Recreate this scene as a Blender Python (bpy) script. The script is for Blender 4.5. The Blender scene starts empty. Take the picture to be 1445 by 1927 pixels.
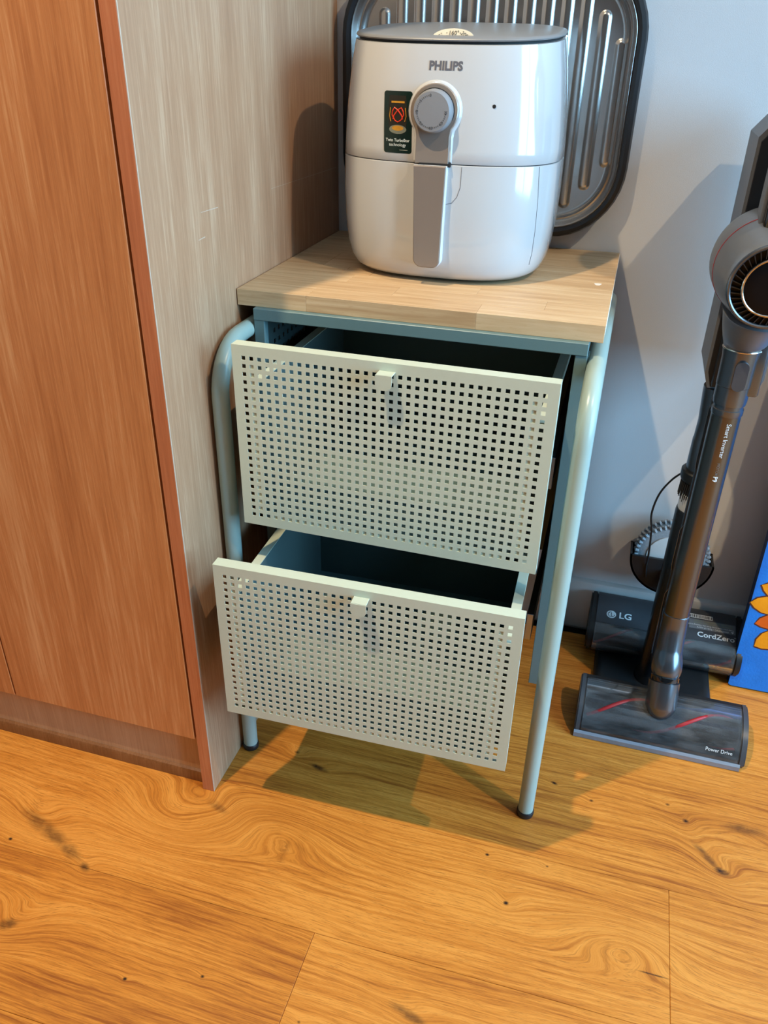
import bpy, bmesh, math, random
from mathutils import Vector, Matrix
random.seed(7)
scn = bpy.context.scene
COL = scn.collection
S = 0.01                       # everything below is written in centimetres

# ------------------------------------------------------------------ camera
cam_d = bpy.data.cameras.new('camera'); cam = bpy.data.objects.new('camera', cam_d); COL.objects.link(cam)
yaw, pit, rol = -0.2753, -0.5253, 0.0224
f_ = Vector((math.sin(yaw)*math.cos(pit), math.cos(yaw)*math.cos(pit), math.sin(pit)))
r0 = Vector((math.cos(yaw), -math.sin(yaw), 0)); u0 = r0.cross(f_)
r_ = math.cos(rol)*r0 + math.sin(rol)*u0; u_ = -math.sin(rol)*r0 + math.cos(rol)*u0
M = Matrix((( r_.x, u_.x, -f_.x, .4672), (r_.y, u_.y, -f_.y, -1.3375), (r_.z, u_.z, -f_.z, .9843), (0, 0, 0, 1)))
cam.matrix_world = M
cam_d.sensor_fit = 'VERTICAL'; cam_d.sensor_height = 36; cam_d.sensor_width = 27
cam_d.lens = 1522.1/1927*36; cam_d.clip_start = .02
scn.camera = cam

# ------------------------------------------------------------------ light
vs = scn.view_settings
vs.view_transform = 'Standard'; vs.look = 'None'; vs.gamma = 1; vs.use_curve_mapping = False
vs.exposure = 0.0
WORLD_COL, WORLD_STR = (.30, .66, 1.0, 1), 19.0
WARM = (1.0, .785, .49)
world = bpy.data.worlds.new('world'); scn.world = world; world.use_nodes = True
bg = world.node_tree.nodes['Background']; bg.inputs[0].default_value = WORLD_COL; bg.inputs[1].default_value = WORLD_STR

def downlight(x, y, z, power, size, blend=.12, aim=(0, 0, -1)):
    l = bpy.data.lights.new('ceiling_downlight', 'SPOT'); l.energy = power; l.color = WARM
    l.spot_size = math.radians(size); l.spot_blend = blend; l.shadow_soft_size = .022
    o = bpy.data.objects.new('ceiling_downlight', l); COL.objects.link(o); o.location = (x*S, y*S, z*S)
    o.rotation_euler = Vector(aim).to_track_quat('-Z', 'Y').to_euler()
    return o
downlight(-19, -113, 249, 140, 88, .55)
downlight(162, -108, 249, 78, 92, .5, (-.42, .06, -1))

# daylight enters through a tall glazed opening in the right wall: a portal guides the sky's light through it
WX, WY0, WY1, WZ0, WZ1 = 262, -190, -30, 40, 220
pl = bpy.data.lights.new('window_portal', 'AREA'); pl.shape = 'RECTANGLE'; pl.size = (WZ1-WZ0)*S; pl.size_y = (WY1-WY0)*S
pl.cycles.is_portal = True
po = bpy.data.objects.new('window_portal', pl); COL.objects.link(po)
po.location = ((WX-1)*S, (WY0+WY1)/2*S, (WZ0+WZ1)/2*S); po.rotation_euler = (0, math.radians(90), 0)

# ------------------------------------------------------------------ mesh helpers (cm)
class MB:
    def __init__(s): s.bm = bmesh.new()
    def _verts(s, pts): return [s.bm.verts.new(p) for p in pts]
    def box(s, x0, x1, y0, y1, z0, z1, bev=0, seg=2):
        b = bmesh.new(); bmesh.ops.create_cube(b, size=1)
        for v in b.verts:
            v.co = Vector(((x0+x1)/2+v.co.x*(x1-x0), (y0+y1)/2+v.co.y*(y1-y0), (z0+z1)/2+v.co.z*(z1-z0)))
        if bev: bmesh.ops.bevel(b, geom=b.edges[:], offset=bev, segments=seg, profile=.5, affect='EDGES')
        return s.merge(b)
    def merge(s, b, mat=None):
        m = {}
        for v in b.verts: m[v] = s.bm.verts.new(mat @ v.co if mat else v.co)
        for f in b.faces:
            try: s.bm.faces.new([m[v] for v in f.verts])
            except ValueError: pass
        b.free(); return s
    def loft(s, rings, cap0=True, cap1=True, close=True):
        R = [s._verts(r) for r in rings]; n = len(R[0])
        for a, b in zip(R, R[1:]):
            for i in range(n if close else n-1):
                j = (i+1) % n
                s.bm.faces.new((a[i], a[j], b[j], b[i]))
        if cap0: s.bm.faces.new(R[0][::-1])
        if cap1: s.bm.faces.new(R[-1])
        return s
    def tube(s, path, r, n=20, caps=True):
        path = [Vector(p) for p in path]
        rad = r if isinstance(r, (list, tuple)) else [r]*len(path)
        t = (path[1]-path[0]).normalized()
        a = t.cross(Vector((0, 0, 1)));
        if a.length < 1e-3: a = t.cross(Vector((1, 0, 0)))
        a.normalize(); rings = []
        for i, p in enumerate(path):
            t2 = ((path[min(i+1, len(path)-1)]-path[i]).normalized() + (path[i]-path[max(i-1, 0)]).normalized())
            if t2.length > 1e-6: t = t2.normalized()
            a = (a - t*a.dot(t)).normalized(); b = t.cross(a)
            rings.append([p + (a*math.cos(k*2*math.pi/n)+b*math.sin(k*2*math.pi/n))*rad[i] for k in range(n)])
        return s.loft(rings, caps, caps)
    def cyl(s, p0, p1, r0, r1=None, n=28):
        return s.tube([p0, p1], [r0, r0 if r1 is None else r1], n)
    def lathe(s, c, ax, prof, n=40, cap=True):
        """prof: (radius, distance along ax)"""
        ax = Vector(ax).normalized(); a = ax.cross(Vector((0, 0, 1)))
        if a.length < 1e-3: a = ax.cross(Vector((1, 0, 0)))
        a.normalize(); b = ax.cross(a); c = Vector(c)
        rings = [[c+ax*d+(a*math.cos(k*2*math.pi/n)+b*math.sin(k*2*math.pi/n))*max(r, 1e-3) for k in range(n)] for r, d in prof]
        return s.loft(rings, cap, cap)
    def ring(s, c, ax, R, r, n=48, m=10, sy=1):
        ax = Vector(ax).normalized(); a = ax.cross(Vector((0, 0, 1)))
        if a.length < 1e-3: a = ax.cross(Vector((1, 0, 0)))
        a.normalize(); b = ax.cross(a); c = Vector(c); rings = []
        for k in range(n):
            d = a*math.cos(k*2*math.pi/n)+b*math.sin(k*2*math.pi/n)
            rings.append([c+d*(R+r*math.cos(q*2*math.pi/m))+ax*(r*sy*math.sin(q*2*math.pi/m)) for q in range(m)])
        rings.append(rings[0]); R_ = [s._verts(q) for q in rings[:-1]]; R_.append(R_[0])
        for u, v in zip(R_, R_[1:]):
            for i in range(m):
                j = (i+1) % m; s.bm.faces.new((u[i], u[j], v[j], v[i]))
        return s
    def prism(s, poly, f0, f1):
        """poly of 2D points, f0/f1 map (a,b)->3D for the two ends"""
        return s.loft([[f0(*p) for p in poly], [f1(*p) for p in poly]])
    def poly(s, pts):
        s.bm.faces.new(s._verts(pts)); return s
    def build(s, name, mat, parent=None, smooth=35, doubles=True):
        if doubles: bmesh.ops.remove_doubles(s.bm, verts=s.bm.verts[:], dist=1e-4)
        bmesh.ops.recalc_face_normals(s.bm, faces=s.bm.faces[:])
        base = Vector((0, 0, 0))
        if parent is not None: base = parent.matrix_world.translation/S if parent.type == 'EMPTY' else Vector(parent.get('_b', (0, 0, 0)))
        for v in s.bm.verts: v.co = (v.co-base)*S
        me = bpy.data.meshes.new(name); s.bm.to_mesh(me); s.bm.free()
        if smooth:
            for p in me.polygons: p.use_smooth = True
            me.set_sharp_from_angle(angle=math.radians(smooth))
        me.materials.append(mat)
        o = bpy.data.objects.new(name, me); COL.objects.link(o)
        if parent is not None:
            o.parent = parent
        BASE[o.name] = base
        return o
BASE = {}
_build = MB.build
def build(self, name, mat, parent=None, smooth=35, doubles=True):
    if parent is not None and parent.type != 'EMPTY':
        parent['_b'] = list(BASE[parent.name])
        o = _build(self, name, mat, parent, smooth, doubles); del parent['_b']; return o
    return _build(self, name, mat, parent, smooth, doubles)
MB.build = build
def thing(name, label, cat, loc, group=None):
    o = bpy.data.objects.new(name, None); COL.objects.link(o); o.empty_display_size = .05
    o.location = Vector(loc)*S; o.matrix_world = Matrix.Translation(Vector(loc)*S)
    tag(o, label, cat, group); return o
def tag(o, label, cat, group=None):
    o['label'] = label; o['category'] = cat
    if group: o['group'] = group
    return o
def struct(o): o['kind'] = 'structure'; return o
def rrect(cx, cz, w, h, r, n=6):
    P = []
    for (sx, sz, a0) in ((1, 1, 0), (-1, 1, 90), (-1, -1, 180), (1, -1, 270)):
        for k in range(n+1):
            a = math.radians(a0+90*k/n)
            P.append((cx+sx*(w/2-r)+r*math.cos(a), cz+sz*(h/2-r)+r*math.sin(a)))
    return P
def text_mb(body, size, fn, align='CENTER', bold=0.0, mirror=False, space=1.0):
    cu = bpy.data.curves.new('text', 'FONT'); cu.body = body; cu.size = size; cu.align_x = align; cu.align_y = 'CENTER'
    cu.offset = bold*size; cu.resolution_u = 3; cu.space_character = space
    ob = bpy.data.objects.new('text', cu); COL.objects.link(ob)
    dg = bpy.context.evaluated_depsgraph_get(); me = bpy.data.meshes.new_from_object(ob.evaluated_get(dg))
    m = MB(); b = bmesh.new(); b.from_mesh(me)
    bmesh.ops.triangulate(b, faces=b.faces[:])
    for v in b.verts: v.co = Vector(fn(v.co.x, v.co.y))
    m.merge(b)
    bpy.data.objects.remove(ob); bpy.data.curves.remove(cu); bpy.data.meshes.remove(me)
    return m

# ------------------------------------------------------------------ materials
def new_mat(name):
    m = bpy.data.materials.new(name); m.use_nodes = True
    return m, m.node_tree, m.node_tree.nodes['Principled BSDF']
def srgb(r, g, b):
    f = lambda c: (c/255/12.92 if c/255 <= .04045 else ((c/255+.055)/1.055)**2.4)
    return (f(r), f(g), f(b), 1)
def plain(name, col, rough=.5, metal=0, noise=.0, scale=60, bump=0, bscale=300, spec=.5, coat=0, aniso=0):
    m, nt, b = new_mat(name)
    b.inputs['Base Color'].default_value = col; b.inputs['Roughness'].default_value = rough
    b.inputs['Metallic'].default_value = metal; b.inputs['Specular IOR Level'].default_value = spec
    if coat: b.inputs['Coat Weight'].default_value = coat; b.inputs['Coat Roughness'].default_value = .05
    tc = nt.nodes.new('ShaderNodeTexCoord')
    if noise:
        n = nt.nodes.new('ShaderNodeTexNoise'); n.inputs['Scale'].default_value = scale; n.inputs['Detail'].default_value = 4
        nt.links.new(tc.outputs['Object'], n.inputs['Vector'])
        mx = nt.nodes.new('ShaderNodeMix'); mx.data_type = 'RGBA'
        mx.inputs['A'].default_value = [c*(1-noise) for c in col[:3]]+[1]; mx.inputs['B'].default_value = [min(1, c*(1+noise)) for c in col[:3]]+[1]
        nt.links.new(n.outputs['Fac'], mx.inputs['Factor']); nt.links.new(mx.outputs['Result'], b.inputs['Base Color'])
    if bump:
        n2 = nt.nodes.new('ShaderNodeTexNoise'); n2.inputs['Scale'].default_value = bscale; n2.inputs['Detail'].default_value = 3
        nt.links.new(tc.outputs['Object'], n2.inputs['Vector'])
        bp = nt.nodes.new('ShaderNodeBump'); bp.inputs['Strength'].default_value = bump; bp.inputs['Distance'].default_value = .001
        nt.links.new(n2.outputs['Fac'], bp.inputs['Height']); nt.links.new(bp.outputs['Normal'], b.inputs['Normal'])
    return m
def N(nt, typ, **k):
    n = nt.nodes.new(typ)
    for a, v in k.items(): setattr(n, a, v)
    return n
def math_n(nt, op, a, b=None):
    n = nt.nodes.new('ShaderNodeMath'); n.operation = op
    for i, q in enumerate((a, b)):
        if q is None: continue
        if isinstance(q, (int, float)): n.inputs[i].default_value = q
        else: nt.links.new(q, n.inputs[i])
    return n.outputs[0]
def ramp(nt, fac, stops):
    n = nt.nodes.new('ShaderNodeValToRGB'); e = n.color_ramp.elements
    while len(e) < len(stops): e.new(.5)
    for el, (p, c) in zip(e, stops): el.position = p; el.color = c
    nt.links.new(fac, n.inputs[0]); return n.outputs[0]
def mixc(nt, fac, a, b, typ='MIX'):
    n = nt.nodes.new('ShaderNodeMix'); n.data_type = 'RGBA'; n.blend_type = typ
    for k, q in (('Factor', fac), ('A', a), ('B', b)):
        s = n.inputs[k] if k == 'Factor' else n.inputs[6 if k == 'A' else 7]
        if isinstance(q, (int, float)): s.default_value = q
        elif isinstance(q, tuple): s.default_value = q
        else: nt.links.new(q, s)
    return n.outputs[2]
def vmul(nt, vec, s3, add=(0, 0, 0)):
    n = nt.nodes.new('ShaderNodeMapping'); n.inputs['Scale'].default_value = s3; n.inputs['Location'].default_value = add
    nt.links.new(vec, n.inputs['Vector']); return n.outputs[0]
def noise(nt, vec, scale, detail=4, rough=.5, dist=0):
    n = nt.nodes.new('ShaderNodeTexNoise'); n.inputs['Scale'].default_value = scale; n.inputs['Detail'].default_value = detail
    n.inputs['Roughness'].default_value = rough; n.inputs['Distortion'].default_value = dist
    nt.links.new(vec, n.inputs['Vector']); return n.outputs['Fac']

def laminate(name, c_dark, c_mid, c_light, axis='z', rough=.38):
    """decor paper: long vertical pores and broad soft streaks"""
    m, nt, b = new_mat(name)
    tc = N(nt, 'ShaderNodeTexCoord'); P = tc.outputs['Object']
    s = (1, 1, .035)
    fine = noise(nt, vmul(nt, P, s), 330, 5, .62)
    pore = noise(nt, vmul(nt, P, (1, 1, .02)), 700, 3, .7)
    warp = noise(nt, vmul(nt, P, (1, 1, .22)), 9, 3, .5)
    broad = noise(nt, vmul(nt, P, (1, 1, .05)), 26, 4, .6, .6)
    f = math_n(nt, 'ADD', math_n(nt, 'MULTIPLY', fine, .48), math_n(nt, 'ADD', math_n(nt, 'MULTIPLY', broad, .42), math_n(nt, 'MULTIPLY', warp, .14)))
    c = ramp(nt, f, [(.34, c_dark), (.52, c_mid), (.68, c_light)])
    c = mixc(nt, ramp(nt, pore, [(.58, (0, 0, 0, 1)), (.75, (.55, .55, .55, 1))]), c, c_light)
    nt.links.new(c, b.inputs['Base Color'])
    b.inputs['Roughness'].default_value = rough
    bp = N(nt, 'ShaderNodeBump'); bp.inputs['Strength'].default_value = .12; bp.inputs['Distance'].default_value = .0006
    nt.links.new(pore, bp.inputs['Height']); nt.links.new(bp.outputs['Normal'], b.inputs['Normal'])
    return m

# knots in the oak floor: x, y in cm, radius of the grain swirl, strength
KNOTS = [  # x, y (cm), squeeze along the grain, swirl radius, swirl height, core radius (0: none), tilt, darkness
    (-3.0, -64.5, .6, 8.0, 6.0, 0, 0, 0), (12.0, -63.0, .42, 6.5, -5.0, 0, 0, 0), (1.5, -61.5, .35, 4.0, 2.0, 1.3, -.35, .45), (-22.0, -71.0, .5, 5.0, 3.0, 0, -.3, 0),
    (-19.5, -72.6, .16, 2.0, 0, 1.7, -.33, .55), (-11.0, -76.2, .6, 2.5, 1.2, .8, -.4, .95), (-14.5, -74.6, .3, 2.0, 0, 1.3, -.42, .6), (-23.6, -75.4, .8, 1.0, .3, .35, 0, 1),
    (71.0, -48.8, .22, 3.0, 1.2, .9, -.85, .6), (73.1, -50.9, .55, 3.0, 1.6, .8, -.2, 1.1), (76.5, -42.6, .3, 3.5, -2.0, 1.5, .05, .5), (68.5, -43.5, .8, 2.0, .9, .55, 0, .9), (66.0, -41.2, .8, 1.2, .4, .4, 0, .7),
    (45.2, -64.5, .8, 2.8, 1.6, .42, 0, 1.1), (41.5, -57.9, .8, 1.2, .5, .33, 0, 1), (-15.5, -86.3, .6, 5.0, 3.5, 1.2, .5, .7), (36.5, -82.1, .25, 2.5, 1.2, .9, -.25, .7),
    (13.4, -50.2, .3, 3.0, 1.5, .7, -.2, .9), (9.0, -48.2, .7, 2.0, .9, .5, 0, .7), (60.5, -65.8, .5, 6.0, -4.5, 0, 0, 0), (49.2, -42.2, .5, 1.5, .5, .4, -.4, .9), (54.9, -43.9, .8, 1.5, .5, .38, 0, 1),
    (64.0, -68.7, .07, 1.5, 0, .18, 0, .9), (2.6, -88.1, .8, 1.0, .3, .3, 0, 1), (11.4, -85.1, .8, 1.0, .3, .28, 0, 1), (24.5, -86.6, .8, 1.5, .4, .25, 0, .8), (49.8, -57.3, .8, 1.0, .4, .25, 0, .8)]
def oak(name):
    m, nt, b = new_mat(name)
    geo = N(nt, 'ShaderNodeNewGeometry'); P = geo.outputs['Position']
    oi = N(nt, 'ShaderNodeObjectInfo')
    sep = N(nt, 'ShaderNodeSeparateXYZ'); nt.links.new(P, sep.inputs[0])
    X, Y = sep.outputs['X'], sep.outputs['Y']
    warpn = noise(nt, vmul(nt, P, (.28, 1, 1)), 5, 2, .5)
    w2 = noise(nt, vmul(nt, P, (.8, 1, 1)), 60, 3, .6)
    w3 = noise(nt, vmul(nt, P, (.35, 1, 1)), 26, 3, .55)
    off = math_n(nt, 'ADD', math_n(nt, 'MULTIPLY', math_n(nt, 'SUBTRACT', warpn, .5), .05), math_n(nt, 'MULTIPLY', math_n(nt, 'SUBTRACT', w3, .5), .008))
    spot = None
    for (kx, ky, st, kr, hgt, core, tilt, dark) in KNOTS:
        dx0 = math_n(nt, 'SUBTRACT', X, kx*S); dy0 = math_n(nt, 'SUBTRACT', Y, ky*S)
        dx = math_n(nt, 'MULTIPLY', math_n(nt, 'ADD', math_n(nt, 'MULTIPLY', dx0, math.cos(tilt)), math_n(nt, 'MULTIPLY', dy0, math.sin(tilt))), st)
        dy = math_n(nt, 'SUBTRACT', math_n(nt, 'MULTIPLY', dy0, math.cos(tilt)), math_n(nt, 'MULTIPLY', dx0, math.sin(tilt)))
        d2 = math_n(nt, 'ADD', math_n(nt, 'MULTIPLY', dx, dx), math_n(nt, 'MULTIPLY', dy, dy))
        if hgt:
            off = math_n(nt, 'ADD', off, math_n(nt, 'MULTIPLY', math_n(nt, 'EXPONENT', math_n(nt, 'MULTIPLY', d2, -1/(kr*S*.6)**2)), hgt*S))
        if core:
            h = math_n(nt, 'MULTIPLY', math_n(nt, 'EXPONENT', math_n(nt, 'MULTIPLY', d2, -1/(core*S*.62)**2)), dark)
            spot = h if spot is None else math_n(nt, 'MAXIMUM', spot, h)
    rnd = oi.outputs['Random']
    yy = math_n(nt, 'ADD', math_n(nt, 'ADD', Y, off), math_n(nt, 'MULTIPLY', rnd, 7))
    cmb = N(nt, 'ShaderNodeCombineXYZ'); nt.links.new(math_n(nt, 'MULTIPLY', X, .03), cmb.inputs[0]); nt.links.new(yy, cmb.inputs[1]); nt.links.new(rnd, cmb.inputs[2])
    rings = noise(nt, cmb.outputs[0], 230, 5, .68)
    rings2 = noise(nt, cmb.outputs[0], 42, 2, .5)
    cmb2 = N(nt, 'ShaderNodeCombineXYZ'); nt.links.new(math_n(nt, 'MULTIPLY', X, .05), cmb2.inputs[0]); nt.links.new(yy, cmb2.inputs[1])
    fine = noise(nt, cmb2.outputs[0], 800, 3, .75)
    blotch = noise(nt, vmul(nt, P, (.4, 1, 1)), 8, 3, .55)
    f = math_n(nt, 'ADD', math_n(nt, 'MULTIPLY', rings, .62), math_n(nt, 'ADD', math_n(nt, 'MULTIPLY', rings2, .16), math_n(nt, 'MULTIPLY', blotch, .24)))
    f = math_n(nt, 'ADD', f, math_n(nt, 'MULTIPLY', math_n(nt, 'SUBTRACT', rnd, .5), .10))
    c = ramp(nt, f, [(.36, srgb(154, 82, 28)), (.48, srgb(204, 124, 44)), (.6, srgb(224, 146, 62))])
    c = mixc(nt, ramp(nt, fine, [(.5, (0, 0, 0, 1)), (.72, (.75, .75, .75, 1))]), c, srgb(140, 78, 24))
    sp = math_n(nt, 'MULTIPLY', spot, math_n(nt, 'ADD', math_n(nt, 'MULTIPLY', w2, 2.2), -.1))
    c = mixc(nt, ramp(nt, sp, [(.12, (0, 0, 0, 1)), (.5, (.55, .55, .55, 1)), (.95, (1, 1, 1, 1))]), c, srgb(48, 28, 18))
    nt.links.new(c, b.inputs['Base Color'])
    b.inputs['Roughness'].default_value = .45
    b.inputs['Specular IOR Level'].default_value = .3
    bp = N(nt, 'ShaderNodeBump'); bp.inputs['Strength'].default_value = .22; bp.inputs['Distance'].default_value = .0008
    nt.links.new(fine, bp.inputs['Height']); nt.links.new(bp.outputs['Normal'], b.inputs['Normal'])
    return m
def beech(name):
    m, nt, b = new_mat(name)
    geo = N(nt, 'ShaderNodeNewGeometry'); oi = N(nt, 'ShaderNodeObjectInfo')
    mp = N(nt, 'ShaderNodeVectorMath', operation='ADD'); nt.links.new(geo.outputs['Position'], mp.inputs[0])
    cm = N(nt, 'ShaderNodeCombineXYZ'); r = math_n(nt, 'MULTIPLY', oi.outputs['Random'], 40)
    for k in range(3): nt.links.new(r, cm.inputs[k])
    nt.links.new(cm.outputs[0], mp.inputs[1]); P = mp.outputs[0]
    g = noise(nt, vmul(nt, P, (.06, 1, 1)), 130, 5, .6, .3); fl = noise(nt, vmul(nt, P, (.15, 1, 1)), 520, 2, .6)
    f = math_n(nt, 'ADD', math_n(nt, 'MULTIPLY', g, .84), math_n(nt, 'MULTIPLY', oi.outputs['Random'], .14))
    c = ramp(nt, f, [(.3, srgb(182, 144, 104)), (.5, srgb(202, 168, 128)), (.72, srgb(216, 188, 150))])
    c = mixc(nt, ramp(nt, fl, [(.6, (0, 0, 0, 1)), (.78, (.4, .4, .4, 1))]), c, srgb(178, 134, 92))
    nt.links.new(c, b.inputs['Base Color']); b.inputs['Roughness'].default_value = .5
    return m
def clear_plastic(name, tint=(.92, .94, .96, 1), rough=.06):
    m, nt, b = new_mat(name)
    out = nt.nodes['Material Output']
    tr = N(nt, 'ShaderNodeBsdfTransparent'); tr.inputs[0].default_value = tint
    gl = N(nt, 'ShaderNodeBsdfGlossy'); gl.inputs['Roughness'].default_value = rough
    df = N(nt, 'ShaderNodeBsdfDiffuse'); df.inputs[0].default_value = (.45, .47, .5, 1)
    fr = N(nt, 'ShaderNodeLayerWeight'); fr.inputs[0].default_value = .35
    tc = N(nt, 'ShaderNodeTexCoord')
    dust = ramp(nt, noise(nt, vmul(nt, tc.outputs['Object'], (.3, 1, 1)), 40, 5, .7), [(.42, (.04, .04, .04, 1)), (.8, (.26, .26, .26, 1))])
    m1 = N(nt, 'ShaderNodeMixShader'); nt.links.new(dust, m1.inputs[0]); nt.links.new(tr.outputs[0], m1.inputs[1]); nt.links.new(df.outputs[0], m1.inputs[2])
    m2 = N(nt, 'ShaderNodeMixShader'); nt.links.new(math_n(nt, 'MULTIPLY', fr.outputs['Fresnel'], .9), m2.inputs[0]); nt.links.new(m1.outputs[0], m2.inputs[1]); nt.links.new(gl.outputs[0], m2.inputs[2])
    nt.links.new(m2.outputs[0], out.inputs['Surface'])
    return m
MAT = dict(
    wall=plain('wall_paint', srgb(205, 203, 204), .85, noise=.02, scale=12, bump=.25, bscale=900),
    ceil=plain('ceiling_paint', srgb(196, 193, 188), .9, noise=.02, scale=8),
    base=plain('baseboard_paint', srgb(205, 202, 200), .5, noise=.02, scale=20),
    oak=oak('oak_floor'), beech=beech('beech_block'),
    door=laminate('walnut_door', srgb(176, 106, 60), srgb(202, 130, 78), srgb(224, 164, 112)),
    side=laminate('walnut_side_cool_lit', srgb(158, 114, 84), srgb(178, 134, 102), srgb(204, 166, 134), rough=.42),  # door laminate greyed, cool daylight mixed into its colour
    edge=laminate('edge_band', srgb(172, 98, 62), srgb(192, 114, 74), srgb(208, 134, 92)),
    bandw=plain('band_line', srgb(200, 178, 158), .5, noise=.05),
    plinth=laminate('plinth_wood', srgb(178, 136, 100), srgb(194, 152, 114), srgb(208, 168, 130)),
    plinth2=laminate('plinth_strip_wood', srgb(110, 66, 34), srgb(132, 84, 48), srgb(150, 100, 62)),
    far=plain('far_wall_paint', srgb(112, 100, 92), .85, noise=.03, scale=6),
    dark=plain('dark_gap', (.008, .008, .009, 1), .7, noise=.1),
    sage=plain('sage_powder_coat', srgb(196, 203, 184), .42, noise=.03, scale=200, bump=.05, bscale=2500),
    sage_d=plain('sage_tube', srgb(160, 178, 170), .3, noise=.02, scale=80, bump=.03, bscale=1500),
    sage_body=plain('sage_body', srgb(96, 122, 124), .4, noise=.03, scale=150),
    sage_shaded=plain('sage_shadow_sheet', srgb(58, 74, 74), .5, noise=.05, scale=100),  # sage darkened: shade inside the unit is put into the colour
    drawer_in_shaded=plain('drawer_inside_shaded', srgb(84, 104, 104), .5, noise=.04, scale=100),  # inner walls toned down, the drawer's interior shade painted in
    zinc=plain('zinc_slide', (.35, .35, .36, 1), .35, 1, noise=.1),
    black=plain('black_plastic', (.012, .012, .013, 1), .42, noise=.15, scale=90),
    blackg=plain('black_gloss', (.006, .006, .007, 1), .08, noise=.1, scale=60, coat=.6),
    rubber=plain('black_rubber', (.010, .010, .012, 1), .42, noise=.2, scale=60),
    white=plain('white_gloss_plastic', srgb(194, 193, 194), .12, noise=.006, scale=20, coat=.7),
    greyl=plain('grey_lid_plastic', srgb(128, 128, 130), .38, noise=.04, scale=1500),
    greyk=plain('grey_knob', srgb(132, 132, 136), .4, noise=.03, scale=1200),
    taupe=plain('taupe_metallic', srgb(150, 136, 126), .34, .35, noise=.03, scale=1500),
    cream=plain('cream_dial', srgb(186, 178, 160), .45, noise=.02),
    ink=plain('grey_ink', srgb(92, 92, 100), .5, noise=.02),
    inkd=plain('dark_ink', srgb(40, 40, 44), .5, noise=.02),
    lab=plain('sticker_green', srgb(14, 34, 28), .25, noise=.25, scale=40),
    labw=plain('sticker_white', srgb(235, 238, 232), .4, noise=.01),
    labr=plain('sticker_red', srgb(224, 62, 32), .4, noise=.1),
    labo=plain('sticker_amber', srgb(196, 140, 40), .4, noise=.25, scale=300),
    labg=plain('sticker_grey', srgb(120, 122, 108), .4, noise=.35, scale=250),
    labk=plain('sticker_dark', srgb(30, 26, 16), .4, noise=.4, scale=250),  # dark ground printed behind the basket picture
    tray=plain('tray_steel', (.56, .52, .49, 1), .26, 1, noise=.05, scale=25, bump=.03, bscale=700),
    metal=plain('dark_gunmetal', (.16, .165, .18, 1), .26, .85, noise=.05, scale=120),
    metalb=plain('tube_bronze', (.155, .14, .125, 1), .24, .9, noise=.04, scale=120),
    polebk=plain('pole_black', (.022, .023, .026, 1), .25, .3, noise=.1, scale=80),
    capbk=plain('cap_black', (.004, .004, .005, 1), .3, spec=.15, noise=.2, scale=60),
    shell=plain('grey_shell', (.20, .205, .22, 1), .36, .35, noise=.04, scale=200),
    grey=plain('stand_grey', srgb(112, 113, 117), .5, noise=.03, scale=150),
    silver=plain('silver_trim', (.62, .60, .58, 1), .2, 1, noise=.03),
    gold=plain('champagne_ring', (.75, .62, .5, 1), .18, 1, noise=.03),
    red=plain('red_strip', srgb(170, 28, 34), .5, noise=.1),
    roller=plain('roller_plush', srgb(62, 60, 62), .95, noise=.35, scale=140, bump=.8, bscale=500),
    clear=clear_plastic('clear_cover'),
    lip=plain('clear_lip', srgb(128, 132, 142), .12, noise=.15, scale=60, coat=.5),
    nozgrey=plain('nozzle_grey', srgb(74, 74, 78), .35, .2, noise=.05, scale=300),
    print=plain('white_print', srgb(222, 222, 222), .5, noise=.01),
    pad=plain('mop_pad_grey', srgb(150, 152, 156), .95, noise=.25, scale=200, bump=.6, bscale=400),
    padw=plain('mop_pad_white', srgb(206, 204, 202), .8, noise=.05),
    bristle=plain('black_bristle', (.01, .01, .01, 1), .8, noise=.4, scale=500),
    whitec=plain('white_cuff', srgb(214, 216, 220), .35, noise=.02),
    canvas=plain('blue_acrylic', srgb(14, 118, 210), .5, noise=.22, scale=28, bump=.5, bscale=260),
    canvas_side=plain('navy_acrylic', srgb(10, 48, 92), .55, noise=.25, scale=40),
    petal=plain('petal_orange', srgb(250, 148, 8), .5, noise=.2, scale=40, bump=.4, bscale=200),
    petal2=plain('petal_deep', srgb(222, 92, 10), .5, noise=.2, scale=50),
    pline=plain('petal_outline', srgb(84, 34, 16), .6, noise=.2),
    frame=plain('window_white', srgb(230, 230, 228), .4, noise=.01),
    paint=plain('paint_drip', srgb(240, 232, 222), .5, noise=.02),
)

# ================================================================== THE ROOM
W0, W1, YF, ZC = -140, 262, -380, 252
fl = struct(MB().box(W0, W1, YF, 0, -4, -1.4).build('floor', MAT['black'], smooth=0))
rowh, slope = 19.15, .014
seam0 = -57.0
def plank(x0, x1, ya, yb):
    m = MB(); g = .022
    b = bmesh.new(); bmesh.ops.create_cube(b, size=1)
    for v in b.verts:
        x = x0+g if v.co.x < 0 else x1-g
        y = (ya+g if v.co.y < 0 else yb-g)+slope*x
        v.co = Vector((x, y, -1.38 if v.co.z < 0 else 0))
    bmesh.ops.bevel(b, geom=[e for e in b.edges if all(v.co.z > -.5 for v in e.verts)], offset=.05, segments=1, affect='EDGES')
    m.merge(b); return m.build('plank', MAT['oak'], fl, smooth=0)
joints = {0: [-60, 66.0-0], -1: [22.3-0, 150], 1: [-20, 108], 2: [30, 190], -2: [-70, 88], 3: [0, 120], -3: [40, 190]}
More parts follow.
